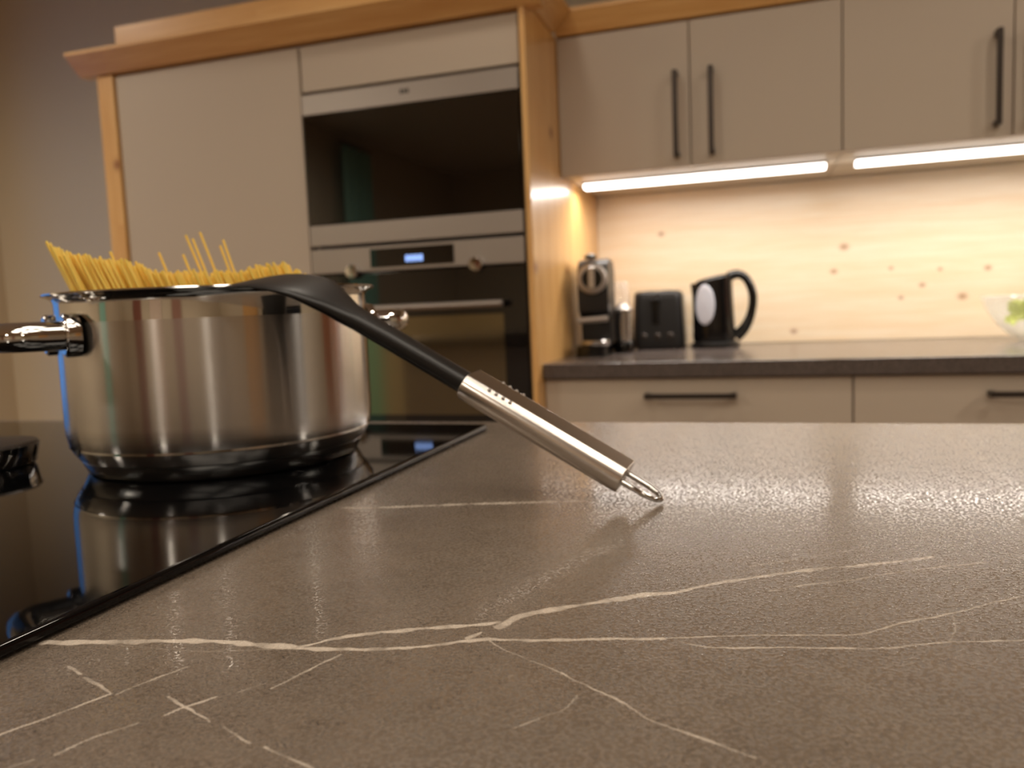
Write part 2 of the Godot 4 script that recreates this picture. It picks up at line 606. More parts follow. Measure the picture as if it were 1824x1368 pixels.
	vein([-99.4, -245.7, -96.4, -251.2], 2.0, 0.8)
	# dark mottles and pale grains
	for i in 900:
		var q := Vector3(vrng.randf_range(-290, 700), 0, vrng.randf_range(-740, -120))
		var r := vrng.randf_range(0.25, 0.8)
		if i % 3 == 0:
			blot(q, r, vrng.randf_range(0.15, 0.4), Color(0.66, 0.60, 0.53))
		else:
			blot(q, r, vrng.randf_range(0.2, 0.5), dk)
	return vim

# ------------------------------------------------------------------ the room
func room():
	struct("floor", bx(-3.4, 3.6, -0.1, 0.0, -2.9, 4.5, 0.0, true), M.floor_, "brown plank floor of the kitchen and the living side")
	struct("ceiling", bx(-3.4, 3.6, 2.45, 2.55, -2.9, 4.5, 0.0), M.ceiling, "pale plaster ceiling over the whole room")
	struct("wall_back", bx(-3.4, 3.6, 0.0, 2.45, -2.9, BACK, 0.0), M.wall, "beige painted wall behind the kitchen units")
	struct("wall_rear", bx(-3.4, 3.6, 0.0, 2.45, 4.3, 4.5, 0.0), M.wall, "beige painted wall at the living end of the room")
	struct("wall_right", bx(3.4, 3.6, 0.0, 2.45, BACK, 4.3, 0.0), M.wall, "beige painted wall right of the island")
	# left wall with two openings to the dusk
	var w := mb()
	var xs := [-3.4, -3.2]
	for r in [[BACK, -2.3, 0.0, 2.45], [-1.05, 4.3, 0.0, 2.45], [-2.3, -1.05, 0.0, 0.06], [-2.3, -1.05, 2.2, 2.45]]:
		w.box(Vector3(xs[0], r[2], r[0]), Vector3(xs[1], r[3], r[1]), 0.0)
	struct("wall_left", w, M.wall, "beige painted wall with a wide window left of the island")
	window("window_1", -2.3, -1.05, 0.06, 2.2, "blue dusk window nearest the tall kitchen units")

func window(called: String, z0: float, z1: float, y0: float, y1: float, label: String):
	var o := Node3D.new()
	o.name = called
	add_child(o)
	o.set_meta("kind", "structure")
	o.set_meta("label", label)
	o.set_meta("category", "window")
	var f := mb()
	for r in [[z0, z0 + 0.05, y0, y1], [z1 - 0.05, z1, y0, y1], [z0 + 0.05, z1 - 0.05, y0, y0 + 0.05], [z0 + 0.05, z1 - 0.05, y1 - 0.05, y1]]:
		f.box(Vector3(-3.34, r[2], r[0]), Vector3(-3.26, r[3], r[1]), 0.003)
	part("window_frame", f, M.dark_wood, o)
	part("pane", bx(-3.304, -3.298, y0 + 0.05, y1 - 0.05, z0 + 0.05, z1 - 0.05, 0.0), M.pane, o)

func spot(at: Vector3, energy: float, size: float, angle: float, c: Color, called: String):
	var l := SpotLight3D.new()
	l.name = called
	add_child(l, true)
	l.position = at
	l.rotation_degrees.x = -90
	l.light_color = c
	l.light_energy = energy
	l.light_size = size
	l.spot_angle = angle
	l.spot_angle_attenuation = 1.0
	l.spot_range = 9.0
	l.spot_attenuation = 2.0
	l.shadow_enabled = true

func lamps():
	# a broad flat lamp on the ceiling above the island, out of frame
	var flat := thing("ceiling_lamp", "broad ceiling lamp with six glowing square fields above the island", "lamp", Vector3(0.10, 2.45, 0.40))
	part("frame", bx(-0.74, 0.74, -0.050, 0.0, -0.94, 0.94, 0.004), M.steel_front, flat)
	for ix in 2:
		for iz in 3:
			var c := Vector3(-0.36 + 0.72 * ix, -0.0532, -0.60 + 0.60 * iz)
			part("diffuser_panel", bx(c.x - 0.25, c.x + 0.25, -0.056, -0.0505, c.z - 0.21, c.z + 0.21, 0.001), M.panel_glow, flat)
			var big := AreaLight3D.new()
			big.name = "panel_light"
			add_child(big, true)
			big.position = Vector3(0.10, 2.392, 0.40) + Vector3(c.x, 0, c.z)
			big.rotation_degrees.x = -90
			big.area_size = Vector2(0.50, 0.42)
			big.light_color = WARM
			big.light_energy = PANEL_E / 6.0
			big.area_range = 9.0
			big.area_attenuation = 2.0
			big.shadow_enabled = true
	# recessed lamps in the ceiling
	var n := 0
	for p in [[-2.6, -1.1, 1.75], [-0.6, -1.35, 0.36], [0.9, -1.35, 0.60], [2.3, -0.9, 3.0], [-2.4, 0.7, 3.8], [-1.0, 2.9, 3.6], [1.4, 2.9, 3.0]]:
		var where: String = ["nearest the left wall", "before the oven", "before the wall cabinets", "nearest the right wall", "before the teal curtain", "before the cream curtain", "before the sofa end"][n]
		n += 1
		var t := thing("ceiling_lamp", "round recessed ceiling lamp with steel ring " + where, "lamp", Vector3(p[0], 2.45, p[1]), 0.0, "recessed ceiling lamps")
		part("ring", mb().lathe(PackedVector2Array([Vector2(0.036, -0.012), Vector2(0.045, -0.008), Vector2(0.047, 0.0)]), 24, 0.6), M.steel, t)
		part("bulb", mb().lathe(PackedVector2Array([Vector2(0.0, -0.009), Vector2(0.036, -0.012)]), 24, 0.6), M.bulb, t)
		spot(Vector3(p[0], 2.43, p[1]), DOWN_E * p[2], 0.10, 88.0, WARM, "ceiling_spot")

# ------------------------------------------------------------------ tall units on the left
func bar_handle(parent: Node, a: Vector3, b: Vector3, out: Vector3, w := 0.012):
	# a square bar on two short posts
	var d := (b - a).normalized()
	var side := d.cross(out).normalized()
	var m := mb()
	m.xf = Transform3D(Basis(side, d, out), a)
	var l := a.distance_to(b)
	m.box(Vector3(-w / 2, 0, 0.024), Vector3(w / 2, l, 0.024 + w * 0.8), 0.002)
	for k in [0.0, l - w]:
		m.box(Vector3(-w / 2, k, 0.0), Vector3(w / 2, k + w, 0.025), 0.001)
	part("handle", m, M.handle, parent)

func tall_units():
	var top := 1.716
	# pantry
	var p := thing("pantry_cabinet", "tall greige cabinet with one plain handleless door left of the oven", "cabinet", Vector3(-1.465, 0, TALL))
	part("body", bx(-0.298, 0.298, 0.10, top, -0.74, -0.022), M.carcass, p)
	part("door", bx(-0.297, 0.299, 0.115, top - 0.002, -0.020, 0.0, 0.0015), M.front, p)
	part("plinth", bx(-0.298, 0.298, 0.0, 0.098, -0.70, -0.06), M.plinth, p)
	# oven column
	var c := thing("oven_cabinet", "tall greige cabinet that holds the microwave above the oven", "cabinet", Vector3(-0.860, 0, TALL))
	part("flap_door", bx(-0.299, 0.297, 1.598, top - 0.002, -0.020, 0.0, 0.0015), M.front, c)
	var body := mb()
	body.box(Vector3(-0.300, 0.10, -0.74), Vector3(-0.284, top, -0.024), 0.001)
	body.box(Vector3(0.284, 0.10, -0.74), Vector3(0.299, top, -0.024), 0.001)
	body.box(Vector3(-0.283, top - 0.016, -0.74), Vector3(0.283, top, -0.024), 0.001)
	body.box(Vector3(-0.283, 1.590, -0.74), Vector3(0.283, 1.600, -0.024), 0.001)
	body.box(Vector3(-0.283, 0.10, -0.74), Vector3(0.283, 0.115, -0.024), 0.001)
	part("body", body, M.carcass, c)
	part("drawer_front", bx(-0.299, 0.297, 0.115, 0.575, -0.020, 0.0), M.front, c)
	part("plinth", bx(-0.298, 0.298, 0.0, 0.098, -0.70, -0.06), M.plinth, c)
	microwave()
	oven()
	# wooden frame round the tall units
	var s := part("wooden_side_panel", bx(-1.824, -1.768, 0.0, 1.719, -2.69, TALL + 0.006, 0.002, true), M.pine, self)
	tag(s, "narrow pine panel edge at the far left of the tall units", "panel")
	s = part("wooden_side_panel", bx(-0.556, -0.541, 0.0, 1.738, -2.69, TALL + 0.012, 0.002, true), M.pine, self)
	tag(s, "wide pine panel between the oven column and the worktop", "panel")
	# cornice: a board that leans outwards, a flat fascia above it
	var cor := thing("wooden_cornice", "pine cornice of two boards on top of the tall units", "cornice")
	var m := mb()
	m.xf = Transform3D(Basis(Vector3(0, 0, 1), Vector3.UP, Vector3(-1, 0, 0)), Vector3(-0.50, 0, TALL))
	m.prism(PackedVector2Array([Vector2(-0.02, 1.722), Vector2(0.014, 1.722), Vector2(0.064, 1.768), Vector2(0.064, 1.777), Vector2(-0.02, 1.777)]), 0.0, 1.375, 0.3, true)
	part("lower_board", m, M.pine, cor)
	part("fascia", bx(-1.775, -0.56, 1.779, 1.862, TALL - 0.05, TALL - 0.025, 0.002), M.pine, cor)
	# side return of the cornice, running back over the pine panel to the wall cabinets
	var ret := mb()
	ret.prism(PackedVector2Array([Vector2(-0.552, 1.740), Vector2(-0.537, 1.740), Vector2(-0.49, 1.79), Vector2(-0.49, 1.80), Vector2(-0.552, 1.80)]), UP + 0.037, TALL - 0.02, 0.3)
	part("side_return", ret, M.pine, cor)

func microwave():
	var o := thing("microwave", "built-in microwave with black glass between two steel strips", "microwave", Vector3(-0.860, 0, TALL))
	part("body", bx(-0.278, 0.278, 1.20, 1.585, -0.5, -0.004), M.matt_black, o)
	var top := part("steel_strip", bx(-0.297, 0.297, 1.535, 1.588, -0.003, 0.012, 0.002), M.steel_front, o)
	# a small dark maker's mark, too small to read
	var e := mb()
	for k in 3:
		e.box(Vector3(-0.013 + k * 0.009, 1.559, 0.0121), Vector3(-0.007 + k * 0.009, 1.570, 0.0126), 0.0)
	part("emblem", e, M.matt_black, top, "small dark maker's mark")
	part("glass_door", bx(-0.297, 0.297, 1.251, 1.534, -0.003, 0.010, 0.0015), M.oven_glass, o)
	part("steel_strip", bx(-0.297, 0.297, 1.195, 1.250, -0.003, 0.012, 0.002), M.steel_front, o)

func oven():
	var o := thing("oven", "built-in oven with steel panel, blue clock and black glass door", "oven", Vector3(-0.860, 0, TALL))
	part("body", bx(-0.278, 0.278, 0.60, 1.18, -0.56, -0.004), M.matt_black, o)
	var p := part("control_panel", bx(-0.297, 0.297, 1.122, 1.187, -0.003, 0.012, 0.002), M.steel_front, o)
	var d := part("display", bx(-0.122, 0.112, 1.131, 1.179, 0.0121, 0.0135, 0.0008), M.oven_glass, p)
	var clk := mb()
	for k in 4:
		clk.box(Vector3(-0.021 + k * 0.0125, 1.142, 0.0136), Vector3(-0.0115 + k * 0.0125, 1.158, 0.0142), 0.0)
	part("clock_screen", clk, M.screen, p, "glowing blue clock digits")
	for x in [-0.172, 0.172]:
		var k := mb()
		k.xf = Transform3D(Basis(Vector3.RIGHT, Vector3(0, 0, 1), Vector3.DOWN), Vector3(x, 1.124, 0.0121))
		k.lathe(PackedVector2Array([Vector2(0.018, 0.0), Vector2(0.018, 0.016), Vector2(0.015, 0.020), Vector2(0.0, 0.021)]), 28)
		part("knob", k, M.chrome, o)
	var door := part("glass_door", bx(-0.297, 0.297, 0.60, 1.119, -0.003, 0.009, 0.002), M.oven_glass, o)
	part("window_pane", bx(-0.236, 0.236, 0.745, 1.000, 0.0092, 0.0100, 0.0003), M.oven_window, door, "metal-coated oven window")
	var h := mb()
	h.tube(PackedVector3Array([Vector3(-0.245, 1.025, 0.045), Vector3(0.245, 1.025, 0.045)]), 0.009, 14)
	for x in [-0.215, 0.215]:
		h.tube(PackedVector3Array([Vector3(x, 1.025, 0.009), Vector3(x, 1.025, 0.042)]), 0.006, 10)
	part("handle", h, M.steel_front, door)

# ------------------------------------------------------------------ wall cabinets, LED bars, backsplash
func wall_cabinets():
	var xs := [-0.540, -0.186, 0.183, 0.5535, 0.923, 1.293, 1.66]
	var y0 := 1.365
	var y1 := 1.738
	var which := ["greige wall cabinet beside the pine panel with two handles close together", "greige wall cabinet above the second light bar, long handle at upper right", "greige wall cabinet nearest the right end of the worktop"]
	for u in 3:
		var a: float = xs[u * 2]
		var b: float = xs[u * 2 + 2]
		var o := thing("wall_cabinet", which[u], "cabinet", Vector3(a, y0, UP), 0.0, "")
		part("body", bx(0.001, b - a - 0.001, 0.004, y1 - y0 - 0.003, -0.505, -0.021, 0.001), M.underside, o)
		for k in 2:
			var l: float = xs[u * 2 + k] - a
			var r: float = xs[u * 2 + k + 1] - a
			var d := part("door", bx(l + 0.0015, r - 0.0015, 0.0, y1 - y0 - 0.004, -0.019, 0.0, 0.0012), M.front, o)
			var hx: float
			if k == 0:
				hx = r - 0.036
			else:
				hx = l + 0.054 if u == 0 else l + 0.036
			bar_handle(d, Vector3(hx, 0.024, 0.0), Vector3(hx, 0.242, 0.0), Vector3(0, 0, 1), 0.013)
	var m := mb()
	m.xf = Transform3D(Basis(Vector3(0, 0, 1), Vector3.UP, Vector3(-1, 0, 0)), Vector3(1.66, 0, UP))
	m.prism(PackedVector2Array([Vector2(-0.05, 1.740), Vector2(0.006, 1.740), Vector2(0.035, 1.79), Vector2(0.035, 1.80), Vector2(-0.05, 1.80)]), 0.0, 2.20, 0.3, true)
	tag(part("wooden_cornice", m, M.pine, self), "pine cornice along the top of the wall cabinets", "cornice")
	# LED bars
	var n := 0
	for r in [[-0.512, 0.158], [0.226, 0.90], [0.965, 1.62]]:
		var where: String = ["above the coffee machine, toaster and kettle", "above the bare worktop and the glass bowl", "nearest the right end of the worktop"][n]
		n += 1
		var o := thing("light_bar", "glowing white LED bar under the wall cabinet " + where, "lamp", Vector3(r[0], y0 + 0.003, -2.36), 0.0, "LED bars under the wall cabinets")
		var l: float = r[1] - r[0]
		part("housing", bx(0.0, l, -0.005, 0.0, -0.030, 0.030, 0.001), M.steel_front, o)
		var t := mb()
		t.xf = Transform3D(Basis(Vector3(0, 0, 1), Vector3.UP, Vector3(-1, 0, 0)), Vector3(l - 0.004, -0.011, 0.0))
		t.prism(round_rect(0.050, 0.013, 0.006, 4), 0.0, l - 0.008)
		part("diffuser", t, M.led, o)
		var li := AreaLight3D.new()
		li.name = "light_bar_light"
		add_child(li, true)
		li.position = Vector3((r[0] + r[1]) / 2.0, y0 - 0.016, -2.36)
		li.rotation_degrees.x = -90
		li.area_size = Vector2(l, 0.045)
		li.light_color = NEUTRAL
		li.light_energy = LED_E * l
		li.area_range = 9.0
		li.area_attenuation = 2.0
		li.shadow_enabled = true
	# backsplash: one pine panel
	var b := mb()
	var x0 := -0.540
	var x1 := 1.66
	var za := BACK
	var zb := BACK + 0.018
	b.box(Vector3(x0, WT + 0.001, za + 0.001), Vector3(x1, 1.366, zb - 0.0002), 0.0)
	b.t.fill(Vector2(0.5, 0.5))
	var o := Vector3(0, 0, 1)
	b.quad(Vector3(x0, WT + 0.001, zb), Vector3(x1, WT + 0.001, zb), Vector3(x1, 1.366, zb), Vector3(x0, 1.366, zb), o, o, o, o, Vector2(0, 1), Vector2(1, 1), Vector2(1, 0), Vector2(0, 0))
	tag(part("backsplash_panel", b, M.backsplash, self), "knotty pale pine panel on the wall above the worktop", "panel")

# ------------------------------------------------------------------ base units along the back wall
func base_units():
	var wt := bx(-0.540, 1.66, WT - 0.038, WT, BACK + 0.001, -1.930, 0.002)
	tag(part("worktop", wt, M.slate, self), "dark grey slate-look worktop along the back wall", "worktop")
	var xs := [-0.540, 0.1835, 0.930, 1.66]
	var which := ["greige drawer unit beside the pine panel under the coffee machine", "greige drawer unit under the bare stretch of worktop and the bowl", "greige drawer unit at the right end of the worktop"]
	for u in 3:
		var o := thing("drawer_cabinet", which[u], "cabinet", Vector3(xs[u], 0, -1.945))
		var l: float = xs[u + 1] - xs[u]
		part("body", bx(0.002, l - 0.002, 0.10, WT - 0.040, -0.74, -0.021), M.carcass, o)
		part("plinth", bx(0.002, l - 0.002, 0.0, 0.098, -0.70, -0.06), M.plinth, o)
		for r in [[0.676, 0.827], [0.396, 0.673], [0.115, 0.393]]:
			var d := part("drawer", bx(0.0018, l - 0.0018, r[0], r[1], -0.019, 0.0, 0.0012), M.front, o)
			var c := l / 2.0 if u == 0 else l * 0.502
			bar_handle(d, Vector3(c - 0.1075, r[1] - 0.041, 0.0), Vector3(c + 0.1075, r[1] - 0.041, 0.0), Vector3(0, 0, 1), 0.013)
	# a dark wooden larder closes the row, out of frame
	var t := thing("larder_cabinet", "tall dark wooden larder at the right end of the worktop", "cabinet", Vector3(1.665, 0, -1.93))
	part("body", bx(0.0, 0.70, 0.08, 2.1, -0.76, -0.022), M.dark_wood, t)
	part("door", bx(0.001, 0.349, 0.09, 2.098, -0.020, 0.0, 0.002, true), M.dark_wood, t)
	part("door", bx(0.351, 0.699, 0.09, 2.098, -0.020, 0.0, 0.002, true), M.dark_wood, t)
	part("plinth", bx(0.01, 0.69, 0.0, 0.078, -0.74, -0.06), M.plinth, t)

# ------------------------------------------------------------------ island
func island():
	var m := MeshInstance3D.new()
	m.name = numbered("island_worktop")
	var b := bx(-1.5, 1.5, ISL - 0.038, ISL, -0.744, 0.30, 0.0015)
	var a := []
	a.resize(Mesh.ARRAY_MAX)
	a[Mesh.ARRAY_VERTEX] = b.v
	a[Mesh.ARRAY_NORMAL] = b.n
	a[Mesh.ARRAY_TEX_UV] = b.t
	var u2 := PackedVector2Array()
	for q in b.v:                      # the vein print lies once on the top, in metres along it
		var u := Vector2((q.x * 1000.0 - VX0) * VSX / 2048.0, (q.z * 1000.0 - VZ0) * VSZ / 2048.0)
		u2.append(u)
	a[Mesh.ARRAY_TEX_UV2] = u2
	var am := ArrayMesh.new()
	am.add_surface_from_arrays(Mesh.PRIMITIVE_TRIANGLES, a)
	m.mesh = am
	m.material_override = M.stone
	add_child(m)
	tag(m, "taupe stone-look island worktop with white veins, closest to the viewer", "worktop")
	var o := thing("island_cabinet", "greige cabinets under the island worktop", "cabinet", Vector3(0, 0, -0.72))
	part("body", bx(-1.47, 1.47, 0.10, ISL - 0.040, 0.022, 0.95), M.carcass, o)
	part("plinth", bx(-1.46, 1.46, 0.0, 0.098, 0.06, 0.90), M.plinth, o)
	for k in 5:
		part("door", bx(-1.47 + k * 0.588 + 0.002, -1.47 + (k + 1) * 0.588 - 0.002, 0.115, ISL - 0.042, 0.0, 0.020, 0.0012), M.front, o)

func hob_and_pot():
	# hob: black glass with a ground bevel along its edge
	var h := mb()
	var lo := Vector3(-1.04, ISL + 0.0002, -0.690)
	var hi := Vector3(-0.2475, HOB, -0.165)
	h.box(lo, hi, 0.0024)
	tag(part("hob", h, M.black_glass, self), "black glass induction hob set on the island worktop", "hob")
	# pot
	var at := Vector3(-0.4026, HOB + 0.0003, -0.5201)
	var pot := thing("cooking_pot", "shiny steel cooking pot full of spaghetti on the hob", "pot", at)
	var wall := PackedVector2Array([Vector2(0.1040, 0.0112), Vector2(0.1072, 0.0158), Vector2(0.1096, 0.0215), Vector2(0.1108, 0.0285), Vector2(0.1112, 0.037), Vector2(0.1112, 0.108)])
	var body := part("body", mb().lathe(wall, 128, 0.6), M.brushed if M.has("brushed") else brushed(), pot)
	var rim := PackedVector2Array([Vector2(0.1112, 0.108), Vector2(0.1112, 0.1205), Vector2(0.1117, 0.1228), Vector2(0.1132, 0.1246), Vector2(0.1160, 0.1258), Vector2(0.1180, 0.1263), Vector2(0.1188, 0.1271), Vector2(0.1183, 0.1281), Vector2(0.1165, 0.1281),
		Vector2(0.1130, 0.1270), Vector2(0.1108, 0.1240), Vector2(0.1098, 0.119), Vector2(0.1096, 0.02), Vector2(0.100, 0.0145), Vector2(0.0, 0.0145)])
	part("rim", mb().lathe(rim, 128, 0.7), M.chrome, pot, "polished flared rim")
	var base := PackedVector2Array([Vector2(0.0, 0.0), Vector2(0.0970, 0.0), Vector2(0.0985, 0.0008), Vector2(0.1032, 0.0104), Vector2(0.1028, 0.0110)])
	part("base", mb().lathe(base, 128, 0.7), M.soft_chrome, pot, "thick polished sandwich base")
	# two bow handles of tube, 20 degrees off the line of sight's cross axis
	var lat := Vector3(0.7908, 0, -0.612)
	var away := Vector3(-0.612, 0, -0.7908)
	var phi := deg_to_rad(20.0)
	for s in [-1.0, 1.0]:
		var ax: Vector3 = (lat * cos(phi) + away * sin(phi)) * s
		var pr: Vector3 = lat * sin(phi) - away * cos(phi)
		var reach := 0.148
		var hw := 0.031
		var hh := 0.100
		var path := PackedVector3Array()
		var rad := []
		for sg in [1.0, -1.0]:
			var leg := PackedVector3Array()
			for q in [[0.1075, hw], [0.116, hw], [0.124, hw], [0.132, hw], [0.139, hw - 0.002], [0.1445, hw - 0.0065], [0.147, hw - 0.013], [reach, hw - 0.022]]:
				leg.append(ax * q[0] + pr * q[1] * sg + Vector3.UP * hh)
			if sg < 0:
				leg.reverse()
			path.append_array(leg)
		for k in path.size():
			rad.append(0.0096)
		var hd := part("handle", mb().tube(path, rad, 20), M.chrome, pot)
		for sg in [1.0, -1.0]:
			var fr := mb()
			var dir := ax
			var b0: Vector3 = ax * 0.1055 + pr * hw * sg + Vector3.UP * hh
			fr.tube(PackedVector3Array([b0, b0 + dir * 0.0075, b0 + dir * 0.0090]), [0.0145, 0.0145, 0.0126], 24)
			part("ferrule", fr, M.chrome, hd)
	spaghetti(at, lat, away)
	# the round magnetic control puck at the left of the pot
	var k := thing("control_puck", "round dark magnetic control knob lying on the hob left of the pot", "knob", Vector3(-0.583, HOB + 0.0003, -0.456))
	part("grip", mb().lathe(PackedVector2Array([Vector2(0.0, 0.0), Vector2(0.036, 0.0), Vector2(0.0375, 0.0015), Vector2(0.040, 0.013), Vector2(0.0405, 0.016)]), 64), M.chrome, k)
	part("cap", mb().lathe(PackedVector2Array([Vector2(0.0405, 0.016), Vector2(0.0385, 0.0182), Vector2(0.030, 0.0190), Vector2(0.0, 0.0194)]), 64), M.handle, k)

func brushed() -> StandardMaterial3D:
	var m := mat(c8(206, 202, 198), 0.20, 1.0)
	m.anisotropy_enabled = true
	m.anisotropy = -0.97
	M.brushed = m
	return m

func spaghetti(at: Vector3, lat: Vector3, away: Vector3):
	var rng := RandomNumberGenerator.new()
	rng.seed = 5
	var up := Vector3.UP
	# height of the tops above the pot's foot, by place across the pot
	var prof := [[-0.112, 0.150], [-0.106, 0.160], [-0.100, 0.163], [-0.094, 0.155], [-0.085, 0.154], [-0.07, 0.150], [-0.05, 0.147], [-0.042, 0.141], [0.0, 0.140], [0.018, 0.141], [0.026, 0.144], [0.048, 0.145], [0.056, 0.139]]
	var m := mb()
	var made := 0
	while made < 1150:
		var x := rng.randf_range(-0.094, 0.064)
		var z := rng.randf_range(-0.062, 0.055)
		if Vector2(x, z).length() > 0.1045:
			continue
		var lean := 0.36 + rng.randf_range(-0.05, 0.05) + (-x) * 0.5
		var skew := rng.randf_range(-0.05, 0.05)
		var foot := Vector2(x + lean * 0.11, z + skew * 0.11)
		var lim := 0.1060
		if foot.length() > lim:
			foot = foot.normalized() * lim
		var d := Vector2(x, z) - foot        # over the rise from 0.018 to 0.128
		var topx := x + d.x / 0.11 * 0.02
		var hgt := 0.138
		for i in prof.size() - 1:
			if topx >= prof[i][0] and topx <= prof[i + 1][0]:
				hgt = lerpf(prof[i][1], prof[i + 1][1], (topx - prof[i][0]) / (prof[i + 1][0] - prof[i][0]))
		hgt += rng.randf_range(-0.004, 0.0015)
		strand(m, at, lat, away, foot, d, hgt)
		made += 1
	var o := part("spaghetti_bundle", m, M.pasta, self)
	o.set_meta("kind", "stuff")
	tag(o, "dense bundle of raw yellow spaghetti standing in the steel pot", "pasta")
	var where := ["furthest left over the low part of the bundle", "left of the tallest group", "just left of the tallest group", "leftmost of the tallest group", "beside the leftmost of the tallest group", "tallest of all", "right of the tallest", "furthest right of the tall ones"]
	var tall := [[-0.062, 0.1585, 0.30], [-0.030, 0.1575, 0.30], [-0.014, 0.1560, 0.30], [-0.006, 0.1705, 0.32], [-0.003, 0.1680, 0.30], [0.004, 0.1730, 0.30], [0.014, 0.1630, 0.28], [0.017, 0.1675, 0.26]]
	for i in tall.size():
		var q: Array = tall[i]
		var s := mb()
		strand(s, at, lat, away, Vector2(q[0] + q[2] * 0.11, -0.01 + 0.002 * i), Vector2(-q[2] * 0.11, 0.0), q[1])
		tag(part("spaghetti_strand", s, M.pasta, self), "raw spaghetti strand sticking up, " + where[i], "pasta", "tall strands above the bundle")

func strand(m: MB, at: Vector3, lat: Vector3, away: Vector3, foot: Vector2, d: Vector2, hgt: float):
	var f := (hgt - 0.018) / 0.11
	var a := at + lat * foot.x + away * foot.y + Vector3.UP * 0.018
	var b := at + lat * (foot.x + d.x * f) + away * (foot.y + d.y * f) + Vector3.UP * hgt
	m.tube(PackedVector3Array([a, b]), 0.00095, 6)

